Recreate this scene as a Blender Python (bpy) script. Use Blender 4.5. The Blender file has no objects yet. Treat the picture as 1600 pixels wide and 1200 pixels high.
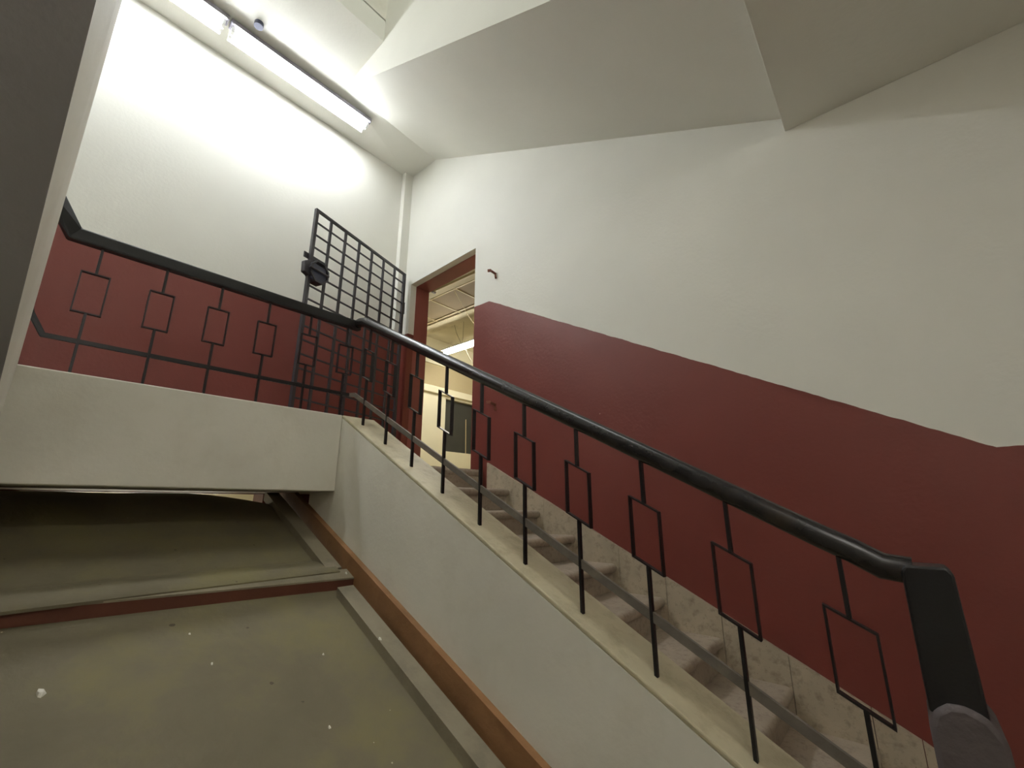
import bpy, math, random
from mathutils import Vector, Matrix
random.seed(7)
C = bpy.context.scene.collection
SC = bpy.context.scene
# ------------------------------------------------------------------ camera
YAW, PITCH = math.radians(130.47), math.radians(15.18)
cd = bpy.data.cameras.new('camera'); cam = bpy.data.objects.new('camera', cd); C.objects.link(cam)
fwd = Vector((math.cos(PITCH)*math.cos(YAW), math.cos(PITCH)*math.sin(YAW), math.sin(PITCH)))
rgt = Vector((math.sin(YAW), -math.cos(YAW), 0)); upv = rgt.cross(fwd)
cam.matrix_world = Matrix(((rgt.x, upv.x, -fwd.x, 0), (rgt.y, upv.y, -fwd.y, 0), (rgt.z, upv.z, -fwd.z, 0), (0, 0, 0, 1)))
cd.sensor_width = 36; cd.lens = 690/1600*36; cd.clip_start = .02; cd.clip_end = 60
SC.camera = cam
# ------------------------------------------------------------------ world, exposure, light strengths
W = bpy.data.worlds.new('world'); SC.world = W; W.use_nodes = True
W.node_tree.nodes['Background'].inputs[0].default_value = (.55, .65, .8, 1)
W.node_tree.nodes['Background'].inputs[1].default_value = .03
vs = SC.view_settings; vs.view_transform = 'Standard'; vs.look = 'None'; vs.gamma = 1; vs.use_curve_mapping = False
vs.exposure = 0.42
TUBE_E = 46.0        # landing fluorescent tubes
ROOM_E = 95.0        # tube in the room behind the door
LOW_E = 36.0         # tube in the corridor under the landing
ROOF_FILL_E = 5.2         # added glowing fill panel over the stairwell
HALF_FILL_E = 50.0        # added fill tube under the upper half landing, behind the viewer

# ------------------------------------------------------------------ materials
def nd(nt, t, **kw):
    n = nt.nodes.new(t)
    for k, v in kw.items(): setattr(n, k, v)
    return n
def mat(name, col, rough=.7, var=.06, scale=3., bump=.1, bscale=60., metal=0., spec=.5, spots=(), grime=None):
    """spots: (colour, voronoi scale, radius, share) marks with a shape of their own; grime: (colour, scale, amount)"""
    m = bpy.data.materials.new(name); m.use_nodes = True; nt = m.node_tree; L = nt.links.new
    b = nt.nodes['Principled BSDF']; b.inputs['Roughness'].default_value = rough
    b.inputs['Metallic'].default_value = metal; b.inputs['Specular IOR Level'].default_value = spec
    g = nd(nt, 'ShaderNodeNewGeometry'); pos = g.outputs['Position']
    n1 = nd(nt, 'ShaderNodeTexNoise'); n1.inputs['Scale'].default_value = scale; n1.inputs['Detail'].default_value = 5; L(pos, n1.inputs['Vector'])
    mr = nd(nt, 'ShaderNodeMapRange'); mr.inputs['From Min'].default_value = .3; mr.inputs['From Max'].default_value = .7
    mr.inputs['To Min'].default_value = 1-var; mr.inputs['To Max'].default_value = 1+var; L(n1.outputs['Fac'], mr.inputs['Value'])
    vm = nd(nt, 'ShaderNodeVectorMath', operation='SCALE'); L(mr.outputs[0], vm.inputs['Scale'])
    vm.inputs[0].default_value = col[:3]
    out = vm.outputs[0]; base_in = vm.inputs[0]
    def mixc(a, colb, fac):
        x = nd(nt, 'ShaderNodeMix', data_type='RGBA'); L(fac, x.inputs[0]); L(a, x.inputs[6]); x.inputs[7].default_value = (*colb, 1); return x.outputs[2]
    if grime:
        gc, gs, ga = grime
        n2 = nd(nt, 'ShaderNodeTexNoise'); n2.inputs['Scale'].default_value = gs; n2.inputs['Detail'].default_value = 8; n2.inputs['Roughness'].default_value = .65; L(pos, n2.inputs['Vector'])
        r2 = nd(nt, 'ShaderNodeMapRange'); r2.inputs['From Min'].default_value = .5; r2.inputs['From Max'].default_value = .72; r2.inputs['To Max'].default_value = ga; L(n2.outputs['Fac'], r2.inputs['Value'])
        out = mixc(out, gc, r2.outputs[0])
    for (sc_, vs_, rad, share) in spots:
        v = nd(nt, 'ShaderNodeTexVoronoi'); v.inputs['Scale'].default_value = vs_; L(pos, v.inputs['Vector'])
        nn = nd(nt, 'ShaderNodeTexNoise'); nn.inputs['Scale'].default_value = vs_*4; L(pos, nn.inputs['Vector'])
        ad = nd(nt, 'ShaderNodeMath', operation='MULTIPLY_ADD'); L(nn.outputs['Fac'], ad.inputs[0]); ad.inputs[1].default_value = rad*3.2; L(v.outputs['Distance'], ad.inputs[2])
        lt = nd(nt, 'ShaderNodeMath', operation='LESS_THAN'); L(ad.outputs[0], lt.inputs[0]); lt.inputs[1].default_value = rad*2.3
        sp = nd(nt, 'ShaderNodeSeparateColor'); L(v.outputs['Color'], sp.inputs[0])
        l2 = nd(nt, 'ShaderNodeMath', operation='LESS_THAN'); L(sp.outputs[0], l2.inputs[0]); l2.inputs[1].default_value = share
        mu = nd(nt, 'ShaderNodeMath', operation='MULTIPLY'); L(lt.outputs[0], mu.inputs[0]); L(l2.outputs[0], mu.inputs[1])
        out = mixc(out, sc_, mu.outputs[0])
    L(out, b.inputs['Base Color'])
    if bump:
        n3 = nd(nt, 'ShaderNodeTexNoise'); n3.inputs['Scale'].default_value = bscale; n3.inputs['Detail'].default_value = 4; L(pos, n3.inputs['Vector'])
        bp = nd(nt, 'ShaderNodeBump'); bp.inputs['Strength'].default_value = bump; bp.inputs['Distance'].default_value = .01
        L(n3.outputs['Fac'], bp.inputs['Height']); L(bp.outputs[0], b.inputs['Normal'])
    m['base'] = 0
    return m, nt, g, base_in, b
def S(r, g, b):
    f = lambda c: ((c/255+.055)/1.055)**2.4 if c > 10 else c/255/12.92
    return (f(r), f(g), f(b))
WHITE = S(233, 231, 221); RED = S(118, 56, 48)
def painted(name, kind):
    """white emulsion above, brick-red gloss dado below; the border steps down along the stairs (right wall)"""
    m, nt, g, base, b = mat(name, WHITE, .55, .035, 1.3, .12, 45., spots=((S(196, 190, 172), 1.7, .022, .5),))
    L = nt.links.new
    sp = nd(nt, 'ShaderNodeSeparateXYZ'); L(g.outputs['Position'], sp.inputs[0])
    wob = nd(nt, 'ShaderNodeTexNoise'); wob.inputs['Scale'].default_value = 9; L(g.outputs['Position'], wob.inputs['Vector'])
    wz = nd(nt, 'ShaderNodeMath', operation='MULTIPLY_ADD'); L(wob.outputs['Fac'], wz.inputs[0]); wz.inputs[1].default_value = .016; L(sp.outputs['Z'], wz.inputs[2])
    lt = nd(nt, 'ShaderNodeMath', operation='LESS_THAN'); L(wz.outputs[0], lt.inputs[0])
    if kind == 'stairs':
        mr = nd(nt, 'ShaderNodeMapRange'); mr.inputs['From Min'].default_value = -2.55; mr.inputs['From Max'].default_value = .333
        mr.inputs['To Min'].default_value = 1.79; mr.inputs['To Max'].default_value = .232; L(sp.outputs['X'], mr.inputs['Value']); L(mr.outputs[0], lt.inputs[1])
    else: lt.inputs[1].default_value = 1.81
    # red paint with light chips
    v = nd(nt, 'ShaderNodeTexVoronoi'); v.inputs['Scale'].default_value = 3.2; L(g.outputs['Position'], v.inputs['Vector'])
    l1 = nd(nt, 'ShaderNodeMath', operation='LESS_THAN'); L(v.outputs['Distance'], l1.inputs[0]); l1.inputs[1].default_value = .018
    n = nd(nt, 'ShaderNodeTexNoise'); n.inputs['Scale'].default_value = 2.; n.inputs['Detail'].default_value = 6; L(g.outputs['Position'], n.inputs['Vector'])
    rr = nd(nt, 'ShaderNodeMix', data_type='RGBA'); L(n.outputs['Fac'], rr.inputs[0]); rr.inputs[6].default_value = (RED[0]*.9, RED[1]*.86, RED[2]*.86, 1); rr.inputs[7].default_value = (RED[0]*1.1, RED[1]*1.12, RED[2]*1.12, 1)
    ch = nd(nt, 'ShaderNodeMix', data_type='RGBA'); L(l1.outputs[0], ch.inputs[0]); L(rr.outputs[2], ch.inputs[6]); ch.inputs[7].default_value = (*S(176, 130, 118), 1)
    old = b.inputs['Base Color'].links[0].from_socket
    mx = nd(nt, 'ShaderNodeMix', data_type='RGBA'); L(lt.outputs[0], mx.inputs[0]); L(old, mx.inputs[6]); L(ch.outputs[2], mx.inputs[7])
    L(mx.outputs[2], b.inputs['Base Color'])
    ro = nd(nt, 'ShaderNodeMapRange'); ro.inputs['To Min'].default_value = .6; ro.inputs['To Max'].default_value = .42; L(lt.outputs[0], ro.inputs['Value']); L(ro.outputs[0], b.inputs['Roughness'])
    return m
M = {}
M['wall_stairs'] = painted('paint_stair_wall', 'stairs')
M['wall_level'] = painted('paint_landing_wall', 'level')
M['white'] = mat('white_plaster', WHITE, .65, .04, 1.2, .12, 40.)[0]
M['beamwhite'] = mat('scuffed_white_plaster', S(229, 225, 212), .6, .05, 2.2, .1, 40., grime=(S(196, 188, 168), 3., .3))[0]
M['coping'] = mat('worn_cream_coping', S(190, 180, 150), .5, .1, 6., .25, 50., grime=(S(140, 128, 98), 9., .6))[0]
M['terrazzo'] = mat('pale_terrazzo', S(172, 158, 140), .6, .14, 5., .2, 90., spots=((S(120, 106, 92), 85., .14, .45), (S(200, 190, 172), 70., .12, .3)), grime=(S(112, 98, 84), 38., .55))[0]
M['skirting'] = mat('speckled_stone', S(182, 168, 146), .6, .12, 7., .15, 90., spots=((S(128, 112, 94), 70., .14, .45),), grime=(S(118, 104, 86), 30., .65))[0]
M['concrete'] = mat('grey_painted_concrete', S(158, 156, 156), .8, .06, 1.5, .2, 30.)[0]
M['black'] = mat('black_gloss_paint', S(22, 20, 22), .34, .15, 20., .08, 120.)[0]
M['blackrail'] = mat('worn_black_handrail', S(34, 31, 32), .27, .2, 14., .03, 60., grime=(S(70, 58, 46), 5., .5))[0]
M['iron'] = mat('dark_grey_iron', S(58, 55, 60), .45, .15, 20., .1, 120.)[0]
M['lowrail'] = mat('dusty_flat_bar', S(104, 97, 88), .5, .12, 20., .1, 120., grime=(S(136, 126, 108), 12., .5))[0]
M['redframe'] = mat('red_door_frame', S(146, 82, 76), .45, .08, 6., .05, 40.)[0]
M['plywood'] = mat('dusty_board', S(112, 103, 80), .8, .16, 1.9, .4, 22., spots=((S(78, 70, 52), 3.6, .05, .45), (S(84, 76, 58), 9., .07, .25), (S(176, 168, 142), 11., .035, .22)), grime=(S(126, 118, 66), 1.9, .6))[0]
M['batten'] = mat('grey_weathered_timber', S(140, 130, 108), .75, .15, 4., .3, 30., grime=(S(100, 92, 76), 6., .5))[0]
M['rawwood'] = mat('brown_raw_timber', S(142, 102, 64), .7, .15, 3., .3, 25., spots=((S(50, 34, 22), 6., .05, .5),), grime=(S(102, 72, 42), 4., .6))[0]
M['redwood'] = mat('red_brown_timber', S(96, 52, 34), .75, .15, 5., .2, 30.)[0]
M['cream'] = mat('cream_wall', S(238, 232, 206), .6, .04, 2., .1, 30., spots=((S(190, 180, 140), 2.5, .05, .35),))[0]
M['beige'] = mat('beige_wall', S(190, 175, 140), .65, .05, 2., .1, 30.)[0]
M['tile'] = mat('tan_ceiling_tile', S(134, 117, 88), .8, .06, 3., .1, 80.)[0]
M['tbar'] = mat('cream_grid_bar', S(196, 180, 140), .5, .02, 3., 0)[0]
M['stained'] = mat('smoke_stained_ceiling', S(212, 204, 178), .8, .05, 2., .1, 30., grime=(S(148, 142, 120), 1.6, .6))[0]
M['dark'] = mat('dark_room', S(60, 60, 54), .8, .1, 2., 0)[0]
M['pedestal'] = mat('grey_stone_block', S(86, 77, 77), .7, .15, 8., .4, 40., grime=(S(70, 62, 62), 12., .5))[0]
M['whitemetal'] = mat('white_enamel', S(236, 236, 232), .35, .02, 5., 0)[0]
M['greymetal'] = mat('grey_batten', S(150, 146, 156), .45, .04, 5., 0)[0]
M['rust'] = mat('rusty_iron', S(120, 72, 56), .7, .2, 30., .3, 80.)[0]
M['chip'] = mat('plaster_chip', S(232, 228, 214), .8, .03, 40., .2, 90.)[0]
M['wire'] = mat('grey_wire', S(110, 104, 88), .6, .05, 20., 0)[0]
M['darkplastic'] = mat('dark_plastic', S(56, 58, 78), .4, .05, 20., 0)[0]
def emit(name, col, e):
    m = bpy.data.materials.new(name); m.use_nodes = True; nt = m.node_tree; b = nt.nodes['Principled BSDF']
    b.inputs['Base Color'].default_value = (.9, .9, .9, 1); b.inputs['Emission Color'].default_value = (*col, 1); b.inputs['Emission Strength'].default_value = e
    return m
M['tube'] = emit('lit_cool_tube', (.95, 1., 1.06), TUBE_E)
M['tubewarm'] = emit('lit_warm_tube', (1., .96, .84), ROOM_E)
M['rooffill'] = emit('added_roof_fill', (.95, 1., .97), ROOF_FILL_E)
M['halffill'] = emit('added_half_landing_fill', (1., .97, .92), HALF_FILL_E)
M['tubelow'] = emit('lit_corridor_tube', (1., .95, .8), LOW_E)

# ------------------------------------------------------------------ geometry helpers
POS = {}
def mk(name, geo, m, parent=None, bevel=0, smooth=False, mats=None):
    vs_, fs = geo[0], geo[1]
    xs = [v[0] for v in vs_]; ys = [v[1] for v in vs_]; zs = [v[2] for v in vs_]
    o = Vector(((min(xs)+max(xs))/2, (min(ys)+max(ys))/2, min(zs)))
    me = bpy.data.meshes.new(name); me.from_pydata([tuple(Vector(v)-o) for v in vs_], [], fs); me.validate(); me.update()
    import bmesh
    bm = bmesh.new(); bm.from_mesh(me); bmesh.ops.recalc_face_normals(bm, faces=bm.faces); bm.to_mesh(me); bm.free()
    me.materials.append(M[m])
    for k in (mats or []): me.materials.append(M[k])
    if len(geo) > 2 and mats:
        for p, i in zip(me.polygons, geo[2]): p.material_index = i
    ob = bpy.data.objects.new(name, me); C.objects.link(ob)
    if parent: ob.parent = parent; ob.location = o-POS[parent.name]
    else: ob.location = o
    POS[ob.name] = o
    if smooth:
        for p in me.polygons: p.use_smooth = True
        try: me.set_sharp_from_angle(angle=math.radians(40))
        except Exception: pass
    if bevel:
        b = ob.modifiers.new('bevel', 'BEVEL'); b.width = bevel; b.segments = 2; b.limit_method = 'ANGLE'
    return ob
def empty(name, loc):
    o = bpy.data.objects.new(name, None); C.objects.link(o); o.location = loc; o.empty_display_size = .1; POS[o.name] = Vector(loc); return o
def tag(o, label, cat, group=None, kind=None):
    o['label'] = label; o['category'] = cat
    if group: o['group'] = group
    if kind: o['kind'] = kind
    return o
def struct(o): o['kind'] = 'structure'; return o
def join(*gs):
    V, F = [], []
    for g in gs:
        n = len(V); V += list(g[0]); F += [tuple(i+n for i in f) for f in g[1]]
    return V, F
def box(x0, x1, y0, y1, z0, z1):
    V = [(x, y, z) for z in (z0, z1) for y in (y0, y1) for x in (x0, x1)]
    return V, [(0, 2, 3, 1), (4, 5, 7, 6), (0, 1, 5, 4), (2, 6, 7, 3), (0, 4, 6, 2), (1, 3, 7, 5)]
def prism(poly, axis, a, b):
    """poly of (u,v); axis 'y': (x,z) extruded over y a..b; 'x': (y,z); 'z': (x,y)"""
    def p(u, v, t): return {'y': (u, t, v), 'x': (t, u, v), 'z': (u, v, t)}[axis]
    n = len(poly)
    V = [p(u, v, a) for u, v in poly]+[p(u, v, b) for u, v in poly]
    F = [tuple(range(n)), tuple(range(2*n-1, n-1, -1))]+[(i, (i+1) % n, n+(i+1) % n, n+i) for i in range(n)]
    return V, F
def loft(a, b):
    """solid between two equal-length loops of 3D points"""
    n = len(a); return list(a)+list(b), [tuple(range(n)), tuple(range(2*n-1, n-1, -1))]+[(i, (i+1) % n, n+(i+1) % n, n+i) for i in range(n)]
def sweep(path, w, h, round_=0, side=Vector((0, 0, 1)), seg=16):
    """bar along a polyline; w across, h along 'side' direction; round_=1 for an elliptical section"""
    P = [Vector(p) for p in path]; rings = []
    for i, p in enumerate(P):
        d = ((P[i]-P[i-1]).normalized() if i else Vector())+((P[i+1]-P[i]).normalized() if i < len(P)-1 else Vector()); d.normalize()
        dn = (P[min(i+1, len(P)-1)]-P[max(i-1, 0)])
        s = side-d*side.dot(d); s.normalize(); t = d.cross(s)
        dd = (P[i+1]-P[i]).normalized() if i < len(P)-1 else (P[i]-P[i-1]).normalized()
        c = max(.5, d.dot(dd)); k = 1/c
        if round_: ring = [p+t*(w/2*math.cos(a))+s*(h/2*k*math.sin(a)) for a in [2*math.pi*j/seg for j in range(seg)]]
        else: ring = [p+t*(w/2*a)+s*(h/2*k*b) for a, b in ((-1, -1), (1, -1), (1, 1), (-1, 1))]
        rings.append(ring)
    n = len(rings[0]); V = [v for r in rings for v in r]; F = [tuple(range(n))[::-1], tuple((len(rings)-1)*n+j for j in range(n))]
    for i in range(len(rings)-1):
        for j in range(n): F.append((i*n+j, i*n+(j+1) % n, (i+1)*n+(j+1) % n, (i+1)*n+j))
    return [tuple(v) for v in V], F
def cyl(a, b, r, seg=16):
    d = Vector(b)-Vector(a); s = Vector((0, 0, 1)) if abs(d.normalized().z) < .9 else Vector((1, 0, 0))
    return sweep([a, b], 2*r, 2*r, 1, s, seg)
def copy_tree(o, delta):
    def rec(s, par):
        c = s.copy(); C.objects.link(c); c.parent = par
        for ch in [x for x in s.children]: rec(ch, c)
        return c
    c = rec(o, o.parent); c.location = Vector(o.location)+Vector(delta); return c

# ------------------------------------------------------------------ key dimensions (metres, camera eye at the origin)
YW = 2.67; XF = -3.93; XB = -2.85; Y1 = 1.53; Y1B = 1.78; ZL = .27; ZBT = .593; ZBB = .08
YL = -1.35; XN = 1.7; Z0 = -1.30                      # left wall, near wall, lower half-landing floor
zpar = lambda x: ZBT-.545*(x-XB)                      # top of the solid parapet
xn = lambda n: -2.576+.2916*n
zn = lambda n: .266-.1563*n                           # nosings
T = lambda x: -1.5-.44*x                              # timber cover, batten level
TOP = 7.4
# ------------------------------------------------------------------ room shell
# right wall with the doorway
DX0, DX1, DZ0, DZ1 = -3.76, -2.742, 2.365, 2.41
wr = join(prism([(XF-.2, Z0-1.2), (DX0, Z0-1.2), (DX0, TOP), (XF-.2, TOP)], 'y', YW, YW+.25),
          prism([(DX0, DZ0), (DX1, DZ1), (DX1, TOP), (DX0, TOP)], 'y', YW, YW+.25),
          prism([(DX0, Z0-1.2), (DX1, Z0-1.2), (DX1, ZL-.02), (DX0, ZL-.02)], 'y', YW, YW+.25),
          prism([(DX1, Z0-1.2), (XN+.2, Z0-1.2), (XN+.2, TOP), (DX1, TOP)], 'y', YW, YW+.25))
struct(mk('wall_right', wr, 'wall_stairs'))
# far wall: opening low down under the landing
LY0, LY1, LZ1 = .15, 1.50, .075
wf = join(box(XF-.2, XF, YL-.2, YW+.01, LZ1, TOP), box(XF-.2, XF, YL-.2, LY0, Z0-1.2, LZ1), box(XF-.2, XF, LY1, YW+.01, Z0-1.2, LZ1))
struct(mk('wall_far', wf, 'wall_level'))
struct(mk('trim_1', box(XF-.01, XF+.065, 2.565, YW+.005, ZL, 3.86), 'wall_level', bevel=.004))
struct(mk('wall_left', box(XF-.2, XN+.2, YL-.2, YL, Z0-1.2, TOP), 'white'))
struct(mk('wall_near', box(XN, XN+.2, YL-.2, YW+.2, Z0-1.2, TOP), 'white'))
# landing slab and its edge beam
struct(mk('floor', join(box(XF, XB-.221, YL, YW, ZBB, ZL), box(XB-.221, xn(0)-.02, Y1B-.01, YW, ZBB, ZL)), 'terrazzo'))
struct(mk('trim_2', box(XB-.22, XB, YL, Y1, ZBB, ZBT), 'beamwhite', bevel=.006))
# lower half landing, H1
struct(mk('floor_2', box(xn(9)-.02, XN, YL, YW, Z0-.2, zn(9)-.156), 'terrazzo'))
# ceiling over the landing (underside of the next landing) and its beam face
XC, XE = -3.44, -2.80
cz = lambda y: 3.85+(YW-y)*.05
def slab(b, zt):
    return loft([tuple(p) for p in b], [(p[0], p[1], zt) for p in b])
struct(mk('ceiling', slab([(XF, YL, 3.86), (XC, YL, 3.92), (XC, Y1, 3.91), (XC, YW, 3.85), (XF, YW, 3.85)], 4.2), 'white'))
struct(mk('ceiling_7', slab([(XC, YL, 3.92), (XE, YL, 3.95), (XE, Y1, 3.955), (XC, Y1, 3.91)], 4.2), 'white'))
struct(mk('trim_3', box(XE-.22, XE, YL, Y1, 4.19, 4.47), 'beamwhite'))
struct(mk('ceiling_2', box(XF, XN, YL, YW, TOP-.2, TOP), 'white'))
# upper half landing, H2
XH = -.155; ZH = 2.125
struct(mk('ceiling_3', box(XH, XN, YL, YW, ZH, ZH+.24), 'white', bevel=.004))

# ------------------------------------------------------------------ upper flight (soffit above the visible stairs)
up = tag(empty('upper_staircase', (-1.8, 2.1, 2.9)), 'white plastered underside of the upper stair flight, sloping down from the lit ceiling', 'stairs')
YWi = YW-.0008
A = [(XC+.001, Y1, 3.91), (XC+.001, YWi, 3.85), (XC+.001, YWi, 4.15), (XC+.001, Y1, 4.15)]
B = [(XH-.002, Y1, 2.30), (XH-.002, YWi, 2.222), (XH-.002, YWi, 2.36), (XH-.002, Y1, 2.40)]
mk('soffit', loft(A, B), 'white', up)
# fascia + solid parapet of that flight
zf = lambda x: 3.91-(3.91-2.30)/(XH-XC)*(x-XC)
mk('parapet', prism([(XC, 3.912), (XH-.002, 2.30), (XH-.002, 2.97), (XE+.002, 4.50), (XE+.002, 3.955), (XC+.01, 3.9107)], 'y', Y1+.001, Y1+.14), 'white', up)
# ------------------------------------------------------------------ left flight, rising over the viewer's left shoulder
lf = tag(empty('left_staircase', (-1.5, -.6, 1.)), 'dark underside and pale edge of the stair flight rising at the left edge', 'stairs')
zu = lambda x: .593+.7*(x-XB); yu = lambda x: -.003-.010*(x-XB)
zl = lambda x: zu(x)-.62; yl = lambda x: -.016-.0213*(x-XB)
x0, x1 = XB+.001, XH-.003
def sec(x): return [(x, yl(x), zl(x)), (x, yu(x), zu(x)), (x, yu(x)-.14, zu(x)), (x, -.30, zl(x)+.40), (x, YL+.001, zl(x)+.40), (x, YL+.001, zl(x))]
a_, b_ = sec(x0), sec(x1)
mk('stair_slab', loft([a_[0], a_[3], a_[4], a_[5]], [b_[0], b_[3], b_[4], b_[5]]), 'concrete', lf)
mk('edge_parapet', loft(a_[:4], b_[:4]), 'beamwhite', lf)

# ------------------------------------------------------------------ visible flight
st = tag(empty('staircase', (-1.2, 2.2, -.9)), 'terrazzo stair flight with rounded treads climbing along the red wall to the doorway', 'stairs')
def step_geo(n, back):
    x, z = xn(n), zn(n); r = .026
    arc = [(x-r+r*math.cos(a), z-r+r*math.sin(a)) for a in [math.pi/2-math.pi*k/8 for k in range(9)]]
    pr = [(back, z), *arc, (x-.03, z-2*r), (x-.03, z-.1563), (back, z-.1563)]
    return prism(pr, 'y', Y1B-.02, YW-.02)
for n in range(0, 10):
    back = xn(n-1)-.04 if n else -2.80
    mk('step', step_geo(n, back), 'terrazzo', st, smooth=True)
# solid carriage under the steps
mk('stair_carriage', prism([(XB, ZL-.05), (xn(0)-.05, ZL-.16), (xn(9)-.05, zn(9)-.16), (xn(9)-.05, zn(9)-.4), (xn(0)-.4, ZL-.35), (XB, ZBB+.01)], 'y', Y1B-.03, YW-.03), 'white', st)
# solid parapet wall with a cream coping
XE2 = -.047
mk('parapet', prism([(XB, ZBT-.022), (XE2, zpar(XE2)-.022), (XE2, -2.4), (XB-.35, -.9), (XB-.35, ZBB-.002), (XB, ZBB-.002)], 'y', Y1, Y1B), 'beamwhite', st)
mk('coping', prism([(XB-.2, ZBT), (XB+.0, ZBT), (XE2, zpar(XE2)), (XE2, zpar(XE2)-.022), (XB, ZBT-.022), (XB-.2, ZBT-.022)], 'y', Y1+.001, Y1B+.002), 'coping', st, bevel=.006)
mk('parapet_return', box(XB-.2, XB-.0005, Y1+.001, Y1B, ZBB, ZBT-.022), 'beamwhite', st)
# wall skirting in stone pieces
zs = lambda x: .30-.512*(x+2.48)
pcs = []; x = -2.53
while x < -.12:
    x2 = min(x+.285, -.10)
    pcs.append(prism([(x+.0015, zs(x)-.42), (x2-.0015, zs(x2)-.42), (x2-.0015, zs(x2)), (x+.0015, zs(x))], 'y', YW-.022, YW-.0005)); x += .285
pcs.append(prism([(-.0985, zs(-.1)-.42), (.16, zs(-.1)-.55), (.16, -1.10), (.10, -1.02), (.0, zs(0)-.01), (-.0985, zs(-.1))], 'y', YW-.022, YW-.0005))
mk('stone_skirting', join(*pcs), 'skirting', st)

# ------------------------------------------------------------------ railing
rl = tag(empty('stair_railing', (-1.9, 1.2, -.2)), 'black iron railing with round handrail and small rectangular loops along landing and stairs', 'railing')
XR, YR = -2.93, 1.61
rb = lambda x: .459-.5335*(x+1.297)        # underside of sloping handrail
rc = lambda x: rb(x)+.037
# landing handrail (flat-topped bar) with the gooseneck at its left end, then up the left flight
mk('landing_handrail', sweep([(XR+.14, -.115, 1.62), (XR+.03, -.06, 1.475), (XR, .052, 1.306), (XR, 1.64, 1.306)], .052, .07, 0, Vector((0, 0, 1))), 'black', rl, bevel=.008)
mk('left_handrail', sweep([(XR+.14, -.115, 1.61), (-1.0, -.16, 1.61+.7*1.79)], .052, .07, 0), 'black', rl, bevel=.008)
# sloping round handrail
P = [(XR-.02, YR, 1.315), (XR+.06, YR, 1.318), (XR+.12, YR, rc(XR+.12)+.002)]
P += [(x_, YR, rc(x_)) for x_ in (-2.4, -1.8, -1.2, -.6, -.19)]+[(-.13, YR, rc(-.13)+.002), (-.07, YR, -.160), (-.01, YR, -.168)]
mk('sloping_handrail', sweep(P, .062, .068, 1, Vector((0, 0, 1)), 20), 'blackrail', rl, smooth=True)
mk('landing_lower_rail', sweep([(XR+.14, -.10, 1.10), (XR, -.012, .86), (XR, .045, .765), (XR, 1.62, .765)], .014, .022, 0), 'black', rl)
zlr = lambda x: .726-.532*(x+2.805)
mk('sloping_lower_rail', sweep([(XR, YR, .765), (-2.86, YR, zlr(-2.86)), (-.03, YR, zlr(-.03))], .013, .030, 0), 'lowrail', rl)
def loop(cx, cy, zt, zb, hw, sl, along):
    """flat-bar rectangle, bar laid flat across the railing plane"""
    def q(u, v): return (cx+u, v) if along == 'x' else (cy+u, v)
    t = .0055
    o = [(-hw, zt+sl*hw), (hw, zt-sl*hw), (hw, zb-sl*hw), (-hw, zb+sl*hw)]
    i = [(-hw+t, zt+sl*hw-t*(1+sl)), (hw-t, zt-sl*hw-t*(1-sl)), (hw-t, zb-sl*hw+t*(1+sl)), (-hw+t, zb+sl*hw+t*(1-sl))]
    V, F = [], []
    c = cy if along == 'x' else cx
    for d in (-.011, .011):
        for ring in (o, i):
            for u, v in ring:
                U, Z = q(u, v); V.append((U, c+d, Z) if along == 'x' else (c+d, U, Z))
    for k in range(4):
        k2 = (k+1) % 4
        F += [(k, k2, 4+k2, 4+k), (8+k, 12+k, 12+k2, 8+k2), (k, 8+k, 8+k2, k2), (4+k, 4+k2, 12+k2, 12+k)]
    return V, F
def baluster(cx, cy, z_top, z_base, lt, lb, sl, along):
    a, b = (.0055, .0085)
    if along == 'x': bb = lambda z0, z1: box(cx-a, cx+a, cy-b, cy+b, z0, z1)
    else: bb = lambda z0, z1: box(cx-b, cx+b, cy-a, cy+a, z0, z1)
    o = mk('baluster', bb(lt, z_top), 'black', rl)
    mk('lower_post', bb(z_base, lb), 'black', o)
    mk('rectangular_loop', loop(cx, cy, lt+.001, lb-.001, .057, sl, along), 'black', o)
    return o
b0 = baluster(XR, .166, 1.275, ZBT-.01, 1.128, .912, 0, 'y')
for k in range(1, 6): copy_tree(b0, (0, .276*k, 0))
s0 = baluster(-1.297, YR, rb(-1.297)+.012, zpar(-1.297)-.012, .303, .087, .53, 'x')
for k in list(range(-5, 0))+list(range(1, 5)): copy_tree(s0, (.2835*k, 0, -.5335*.2835*k))
# newel
mk('newel_post', prism([(-.035, -.475), (-.032, -.165), (-.022, -.150), (.055, -.150), (.066, -.165), (.068, -.475)], 'y', YR-.05, YR+.05), 'black', rl, bevel=.006)
pd = prism([(-.045, -1.42), (-.040, -.50), (-.028, -.468), (0, -.448), (.03, -.445), (.065, -.462), (.088, -.50), (.10, -1.42)], 'y', 1.545, 1.74)
tag(mk('newel_pedestal', pd, 'pedestal', bevel=.012, smooth=True), 'grey stone block with rounded top under the thick black newel post', 'pedestal')

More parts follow.
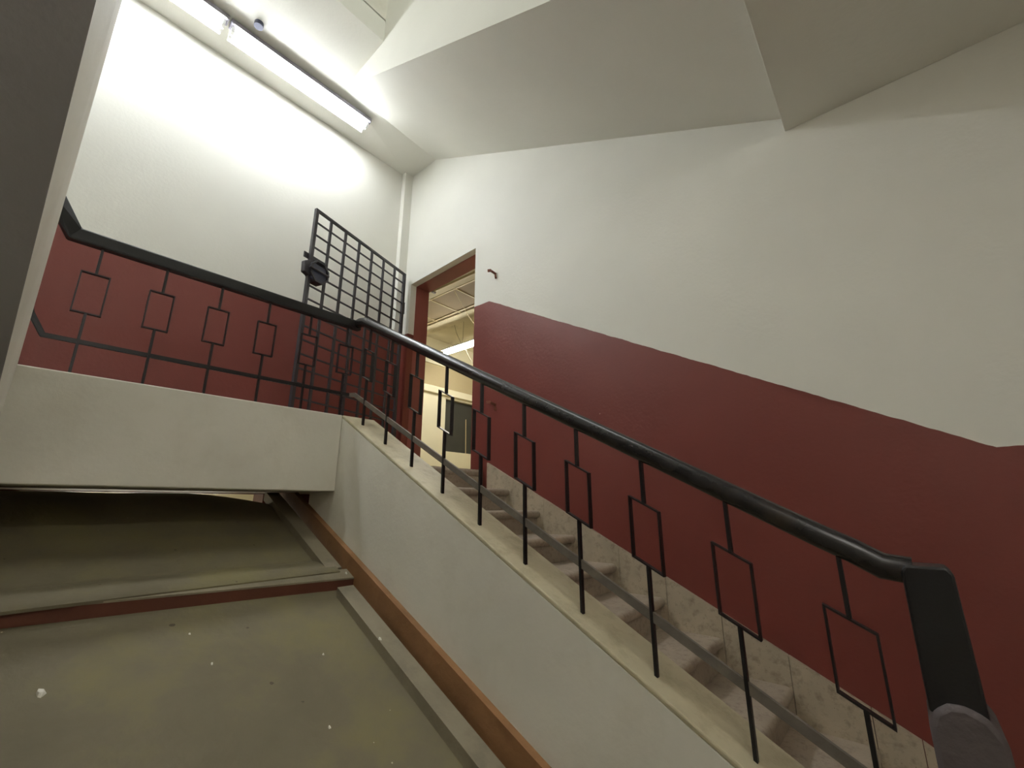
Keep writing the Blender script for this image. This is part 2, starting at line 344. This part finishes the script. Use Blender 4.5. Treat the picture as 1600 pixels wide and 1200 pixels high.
# ------------------------------------------------------------------ grille gate
HG = Vector((-3.785, 2.60)); FG = Vector((-3.43, 1.405)); gl = (FG-HG).length; gd = (FG-HG)/gl
gate = tag(empty('metal_gate', (HG.x, HG.y, .33)), 'open dark iron grille gate with bars and a box lock, folded back on the landing', 'gate')
GZ0, GZ1 = .33, 2.47
def gp(s, z, off=0):
    n = Vector((gd.y, -gd.x)); p = HG+gd*s+n*off; return (p.x, p.y, z)
gside = Vector((gd.x, gd.y, 0))
def vbar(s, w, d, name, z0=GZ0, z1=GZ1, m='iron', off=0):
    return mk(name, sweep([gp(s, z0, off), gp(s, z1, off)], d, w, 0, gside), m, gate)
def hbar(s0_, s1_, z, h, d, name, off=0, m='iron'):
    return mk(name, sweep([gp(s0_, z, off), gp(s1_, z, off)], d, h, 0), m, gate)
vbar(.012, .028, .028, 'hinge_stile'); vbar(gl-.012, .028, .028, 'lock_stile')
hbar(0, gl, GZ1-.008, .022, .022, 'top_rail'); hbar(0, gl, GZ0+.01, .022, .022, 'bottom_rail')
for k in range(1, 7): vbar(gl*k/7, .024, .014, 'upright_bar')
zz = GZ1-.122
while zz > GZ0+.05:
    mk('cross_rod', sweep([gp(.01, zz), gp(gl-.01, zz)], .011, .013, 0), 'iron', gate); zz -= .1195
for hz in (.62, 2.0): mk('hinge', cyl(gp(-.012, hz), gp(-.012, hz+.13), .013), 'iron', gate)
# lock: strap plate, guard cup, side lobe, bolt
lk = mk('lock_box', prism([(0, 0), (1, 0), (1, 1), (0, 1)], 'x', 0, 1), 'iron', gate)
bpy.data.objects.remove(lk)
def gpoly(pts, o0, o1):
    a = [gp(s, z, o0) for s, z in pts]; b = [gp(s, z, o1) for s, z in pts]; return loft(a, b)
L0 = gl
strap = mk('lock_strap', gpoly([(L0+.045, 2.035), (L0-.18, 2.035), (L0-.18, 1.985), (L0+.045, 1.985)], .012, .020), 'iron', gate)
cup = [(L0-.085+.10*math.cos(math.radians(22.5+45*i)), 1.885+.105*math.sin(math.radians(22.5+45*i))) for i in range(8)]
cupi = [(L0-.085+.085*math.cos(math.radians(22.5+45*i)), 1.885+.09*math.sin(math.radians(22.5+45*i))) for i in range(8)]
ringV = [gp(s, z, o) for o in (-.05, .03) for pts in (cup, cupi) for s, z in pts]; ringF = []
for k in range(8):
    k2 = (k+1) % 8
    ringF += [(k, k2, 8+k2, 8+k), (16+k, 24+k, 24+k2, 16+k2), (k, 16+k, 16+k2, k2), (8+k, 8+k2, 24+k2, 24+k)]
mk('lock_guard', (ringV, ringF), 'iron', gate)
body = mk('lock_body', gpoly([(L0-.01, 1.95), (L0-.15, 1.945), (L0-.165, 1.85), (L0-.12, 1.80), (L0-.02, 1.80), (L0+.0, 1.86)], -.04, .02), 'darkplastic', gate, bevel=.006)
mk('lock_lobe', gpoly([(L0+.06, 1.93), (L0+.02, 1.955), (L0-.0, 1.95), (L0-.0, 1.82), (L0+.055, 1.835)], -.03, .015), 'iron', gate, bevel=.006)
mk('sliding_bolt', cyl(gp(L0-.17, 1.885, -.055), gp(L0+.03, 1.885, -.055), .009), 'iron', gate)
mk('drop_bolt', join(cyl(gp(L0-.10, .33, .02), gp(L0-.10, .72, .02), .008), cyl(gp(L0-.10, .70, .02), gp(L0-.17, .70, .02), .008)), 'iron', gate)

# hinge pins left in the wall
def pin(x, z, label, dx):
    g = join(cyl((x, YW+.01, z), (x-.005, YW-.06, z+.01), .011, 10), sweep([(x-.004, YW-.055, z+.014), (x-.03, YW-.075, z+.012)], .016, .022, 0), cyl((x, YW-.003, z-.012), (x+.012, YW-.01, z-.05), .009, 8))
    return tag(mk('hinge_pin', g, 'rust'), label, 'hook', 'iron hinge pins beside the doorway')
pin(-2.475, 2.03, 'rusty iron hinge pin sticking out of the white wall, right of the door top', 0)
pin(-2.465, .805, 'red-painted iron hinge pin sticking out of the red wall, right of the door bottom', 0)

# ------------------------------------------------------------------ door frame
df = empty('door_1', (DX0, YW+.07, ZL)); df['kind'] = 'structure'
mk('frame_jamb', box(DX0-.001, DX0+.004, YW+.075, YW+.252, ZL, DZ0), 'redframe', df)
mk('frame_jamb', box(DX1-.006, DX1+.001, YW+.075, YW+.252, ZL, DZ1), 'redframe', df)
mk('frame_head', prism([(DX0, DZ0-.006), (DX1, DZ1-.006), (DX1, DZ1+.002), (DX0, DZ0+.002)], 'y', YW+.075, YW+.252), 'redframe', df)
mk('threshold', box(DX0, DX1, YW-.005, YW+.25, ZL-.03, ZL+.004), 'terrazzo', df)

# ------------------------------------------------------------------ room behind the door
RX0, RX1, RY1, RZ = -6.93, -1.2, 8.2, 3.15
YB = YW+.25
struct(mk('floor_3', box(RX0, RX1, YB, RY1, ZL-.2, ZL-.001), 'beige'))
struct(mk('wall_room_left', join(box(RX0-.2, RX0, YB-.3, 5.98, ZL-.2, 3.5), box(RX0-.2, RX0, 5.98, 7.4, ZL-.2, 1.04), box(RX0-.2, RX0, 5.98, 7.4, 2.14, 3.5), box(RX0-.2, RX0, 7.4, RY1, ZL-.2, 3.5)), 'cream'))
struct(mk('wall_room_back', box(RX0-.2, RX1, RY1, RY1+.2, ZL-.2, 3.5), 'cream'))
struct(mk('wall_room_right', box(RX1, RX1+.2, YB, RY1, ZL-.2, 3.5), 'cream'))
struct(mk('trim_4', box(RX0, RX0+.05, 4.0, RY1, 2.80, 3.40), 'cream'))
struct(mk('trim_5', box(RX0, RX0+.012, 4.0, RY1, 2.33, 2.80), 'beige'))
struct(mk('trim_6', box(RX0, RX0+.07, YB, RY1, 2.19, 2.33), 'cream', bevel=.01))
# dark hatch
nw = empty('window_1', (RX0-.1, 6.6, 1.04)); nw['kind'] = 'structure'
mk('dark_panel', box(RX0-.15, RX0-.08, 5.97, 7.41, 1.03, 2.15), 'dark', nw)
mk('hanging_cord', join(cyl((RX0-.03, 6.62, 1.04), (RX0-.03, 6.60, 1.78), .009, 8)), 'tbar', nw)
# tan tile ceiling with grid
struct(mk('ceiling_4', box(RX0, RX1, YB, 4.76, RZ+.012, RZ+.06), 'tile'))
gb = []
for k in range(0, 9):
    x_ = -5.20-.59*3+.59*k+.0
    gb.append(box(x_-.009, x_+.009, YB, 4.74, RZ, RZ+.013))
for y_ in (3.49, 4.08, 4.67): gb.append(box(RX0, RX1, y_-.012, y_+.012, RZ+.0005, RZ+.0125))
struct(mk('trim_7', join(*gb), 'tbar'))
struct(mk('trim_8', box(RX0, RX1, 4.742, 5.02, RZ-.001, 3.5), 'stained'))
struct(mk('ceiling_5', box(RX0, RX1, 5.0, RY1, 3.34, 3.5), 'stained'))
# recessed unlit fitting near the door
fx = tag(empty('ceiling_light', (-4.6, 3.88, 3.0)), 'unlit fluorescent fitting on tan tiled ceiling just inside the doorway', 'ceiling light', 'fluorescent ceiling lights')
mk('housing', box(-5.10, -3.75, 3.62, 3.98, 3.095, 3.152), 'stained', fx)
mk('tube', cyl((-4.76, 3.80, 3.065), (-3.86, 3.81, 3.065), .02), 'tbar', fx, smooth=True)
for x_ in (-4.78, -3.84): mk('end_cap', box(x_-.018, x_+.018, 3.775, 3.835, 3.03, 3.096), 'greymetal', fx)
# lit tube hanging on wires
ft = tag(empty('ceiling_light', (-5.5, 5.3, 2.8)), 'lit warm tube light hanging from thin wires inside the room', 'ceiling light', 'fluorescent ceiling lights')
mk('housing', box(-6.24, -4.86, 5.215, 5.385, 2.838, 2.868), 'whitemetal', ft)
mk('lit_tube', cyl((-6.22, 5.3, 2.80), (-4.90, 5.3, 2.80), .034), 'tubewarm', ft, smooth=True)
for pts in ([(-5.75, 5.3, 2.865), (-5.82, 5.3, 2.98), (-5.92, 5.3, 3.15), (-5.98, 5.3, 3.34)], [(-5.75, 5.3, 2.865), (-5.73, 5.3, 3.0), (-5.72, 5.3, 3.34)]):
    mk('suspension_wire', sweep(pts, .006, .006, 1, Vector((0, 1, 0)), 6), 'wire', ft)
tag(mk('dangling_wire', sweep([(-5.66, 5.3, 2.78), (-5.62, 5.3, 2.70), (-5.58, 5.31, 2.62), (-5.44, 5.33, 2.40), (-5.28, 5.36, 2.24), (-5.1, 5.4, 2.10)], .006, .006, 1, Vector((0, 1, 0)), 6), 'wire'), 'thin wire dangling below the warm tube in the room', 'wire')
tag(mk('ceiling_conduit', sweep([(-4.65, 4.10, 3.135), (-4.82, 4.40, 3.10), (-5.0, 4.72, 3.05), (-5.1, 5.0, 2.98), (-5.14, 5.3, 2.87)], .012, .012, 1, Vector((0, 0, 1)), 8), 'tbar'), 'pale cable running slantwise across the tan tiled ceiling of the room', 'cable')

# ------------------------------------------------------------------ landing ceiling lights
def fitting(y0, y1, z, name, label, socket=True):
    X = -3.585
    r = tag(empty('fluorescent_light', (X, (y0+y1)/2, z)), label, 'ceiling light', 'fluorescent lights over the landing')
    mk('housing', box(X-.035, X+.045, y0-.02, y1+.02, z-.045, z), 'greymetal', r, bevel=.004)
    mk('reflector', prism([(X-.105, z-.092), (X-.085, z-.050), (X+.035, z-.044), (X+.052, z-.052), (X+.052, z-.047), (X+.035, z-.039), (X-.088, z-.045), (X-.109, z-.092)], 'y', y0, y1), 'whitemetal', r)
    for dx in (-.050, .0):
        mk('lit_tube', cyl((X+dx, y0+.02, z-.082), (X+dx, y1-.02, z-.082), .019, 12), 'tube', r, smooth=True)
        for ye in (y0+.008, y1-.008): mk('lamp_holder', box(X+dx-.018, X+dx+.018, ye-.012, ye+.012, z-.10, z-.04), 'whitemetal', r)
    return r
fitting(.60, 1.87, 3.888, 'a', 'long lit fluorescent fitting on the ceiling above the landing, complete in view')
fitting(-.70, .545, 3.894, 'b', 'lit fluorescent fitting cut off by the top edge of the picture')
jb = cyl((-3.44, .745, 3.93), (-3.44, .745, 3.875), .035, 20)
tag(mk('cable_cap', jb, 'darkplastic', smooth=True), 'small round dark cap on the ceiling beside the fluorescent fitting', 'junction box')

# ------------------------------------------------------------------ boarded timber cover sloping under the landing
rp = tag(empty('timber_cover', (-2.2, .7, -.9)), 'dusty board cover with timber battens sloping down between the flights', 'boarding')
def slopebox(pts, top, thick):
    """pts (x,y) corner list; top(x,y) height; vertical thickness"""
    a = [(x_, y_, top(x_, y_)-thick) for x_, y_ in pts]; b = [(x_, y_, top(x_, y_)) for x_, y_ in pts]; return loft(a, b)
def sheet(xa, xb, ya, yb, nx, ny, top, thick=.012):
    V = []
    for t in (0, thick):
        for i in range(nx+1):
            for j in range(ny+1):
                x_ = xa+(xb-xa)*i/nx; y_ = ya+(yb-ya)*j/ny; V.append((x_, y_, top(x_, y_)-t))
    N = (nx+1)*(ny+1); F = []
    for i in range(nx):
        for j in range(ny):
            q = i*(ny+1)+j; F += [(q, q+1, q+ny+2, q+ny+1), (N+q, N+q+ny+1, N+q+ny+2, N+q+1)]
    for i in range(nx):
        q = i*(ny+1); F.append((q, q+ny+1, N+q+ny+1, N+q)); q += ny; F.append((q, N+q, N+q+ny+1, q+ny+1))
    for j in range(ny):
        F.append((j, N+j, N+j+1, j+1)); q = nx*(ny+1)+j; F.append((q, q+1, N+q+1, N+q))
    return V, F
def top_near(x_, y_): return T(x_)-.058+.006*math.sin(2.2*x_+1)*math.sin(1.5*y_)
def top_far(x_, y_):
    d = max(0, (-2.53-x_))                     # distance behind the cross batten
    base = T(x_)+.012-.055*min(1, d/.22)**2
    fall = .078*max(0, (y_-.85)/.6)**1.6*max(0, (d-.55)/.4) if y_ > .9 else 0
    lift = .068*max(0, min(1, (d-.45)/.45))**1.5*(1-.10*math.exp(-((y_-.48)/.12)**2))
    return base+.012*math.sin(9*d)*math.exp(-2*d)*(1-.5*y_)-fall+lift
mk('near_board', sheet(-2.56, .6, -1.3, 1.44, 40, 20, top_near), 'plywood', rp)
mk('far_board', sheet(-3.50, -2.53, -1.3, 1.44, 40, 24, top_far), 'plywood', rp, smooth=True)
cbx = lambda y_: -2.59+.085*(y_-.1)/1.4
mk('cross_batten', slopebox([(cbx(-1.3)-.04, -1.3), (cbx(1.5)-.04, 1.5), (cbx(1.5)+.035, 1.5), (cbx(-1.3)+.045, -1.3)], lambda x_, y_: T(x_), .055), 'redwood', rp)
mk('cross_strip', slopebox([(cbx(-1.3)-.05, -1.3), (cbx(1.5)-.05, 1.5), (cbx(1.5)+.037, 1.5), (cbx(-1.3)+.047, -1.3)], lambda x_, y_: T(x_)+.006, .008), 'batten', rp)
mk('near_batten', slopebox([(-2.42, 1.37), (-2.42, 1.465), (.6, 1.465), (.6, 1.37)], lambda x_, y_: T(x_)-.004, .07), 'batten', rp)
mk('far_batten', slopebox([(-3.60, 1.38), (-3.60, 1.47), (-2.57, 1.47), (-2.56, 1.38)], lambda x_, y_: T(x_)+.01, .07), 'batten', rp)
mk('edge_plank', slopebox([(-3.75, 1.495), (-3.75, Y1-.0005), (.6, Y1-.0005), (.6, 1.495)], lambda x_, y_: T(x_)+.098+.004*math.sin(7*x_), .17), 'rawwood', rp)
# crumbs of plaster on the boards
CH = [((63, 1085), .017, 'largest white plaster flake on the boards, near the bottom left corner'),
      ((515, 1135), .007, 'small white plaster crumb on the boards near the bottom edge, left of the side batten'),
      ((331, 1038), .006, 'tiny white plaster crumb in the middle of the near board'),
      ((296, 992), .006, 'tiny pale crumb on the near board, just in front of the cross batten'),
      ((505, 1023), .006, 'tiny pale crumb on the near board beside the side batten'),
      ((541, 896), .010, 'white plaster lump where the cross batten meets the far side batten'),
      ((594, 995), .011, 'white plaster lump lying on the near side batten')]
def hit(px, py, h):
    d = fwd+rgt*((px-800)/690)-upv*((py-600)/690)
    t = (-1.5+h)/(d.z+.44*d.x); return d*t
for (p, r, lb) in CH:
    h = 0.007 if lb.endswith('batten') and 'lump' in lb else -.056
    c = hit(p[0], p[1], h); z_ = T(c.x)-.004 if 'near side' in lb else (T(c.x)+.006 if 'meets' in lb else top_near(c.x, c.y))
    V = []; rnd = random.Random(p[0])
    for k in range(8):
        a = k*math.pi/4; rr = r*rnd.uniform(.6, 1.15); V.append((c.x+rr*math.cos(a), c.y+rr*math.sin(a)*.8, z_-.44*rr*math.cos(a)-.001))
    for k in range(8):
        a = k*math.pi/4; rr = r*rnd.uniform(.35, .7); V.append((c.x+rr*math.cos(a), c.y+rr*math.sin(a)*.8, z_-.44*rr*math.cos(a)+r*rnd.uniform(.4, .8)))
    F = [tuple(range(8))[::-1], tuple(range(8, 16))]+[(i, (i+1) % 8, 8+(i+1) % 8, 8+i) for i in range(8)]
    tag(mk('plaster_crumb', (V, F), 'chip'), lb, 'debris', 'plaster crumbs on the boards')

# ------------------------------------------------------------------ lit corridor under the landing, seen through the gap
struct(mk('ceiling_6', box(-6.5, XF, -.6, 2.4, .20, .26), 'cream'))
struct(mk('wall_corridor', join(box(-6.7, -6.5, -.6, 2.4, -2.6, .25), box(-6.6, XF-.2, -.8, -.6, -2.6, .25), box(-6.6, XF-.2, 2.4, 2.6, -2.6, .25)), 'cream'))
struct(mk('floor_4', box(-6.6, XN, YL, YW, -2.7, -2.5), 'beige'))
lo = tag(empty('corridor_light', (-5.2, 1., -.1)), 'pale light fitting in the corridor seen through the gap under the landing', 'ceiling light')
mk('lit_tube', cyl((-5.2, .4, -.35), (-5.2, 1.6, -.35), .02), 'tubelow', lo, smooth=True)
mk('housing', box(-5.23, -5.17, .38, 1.62, -.33, -.28), 'whitemetal', lo)

# ------------------------------------------------------------------ added fill lights out of view, raising the overall light
rf = empty('roof_fill_panel', (-1.45, .75, TOP-.25)); rf['kind'] = 'structure'  # unseen glowing panel with frame, added as fill for the well
mk('fill_glow_panel', box(-2.6, -.3, .1, 1.45, TOP-.24, TOP-.22), 'rooffill', rf)
mk('fill_panel_frame', join(box(-2.68, -2.6, .02, 1.53, TOP-.27, TOP-.2), box(-.3, -.22, .02, 1.53, TOP-.27, TOP-.2), box(-2.6, -.3, .02, .1, TOP-.27, TOP-.2), box(-2.6, -.3, 1.45, 1.53, TOP-.27, TOP-.2)), 'whitemetal', rf)
hl = tag(empty('fluorescent_light', (1.0, -.4, ZH)), 'added fill tube under the upper half landing, behind the viewpoint', 'ceiling light')  # unseen tube fitting, added as fill from behind the camera
mk('housing', box(.96, 1.04, -1.0, .24, ZH-.05, ZH), 'whitemetal', hl)
mk('lit_tube', cyl((1.0, -.98, ZH-.075), (1.0, .22, ZH-.075), .019, 12), 'halffill', hl, smooth=True)
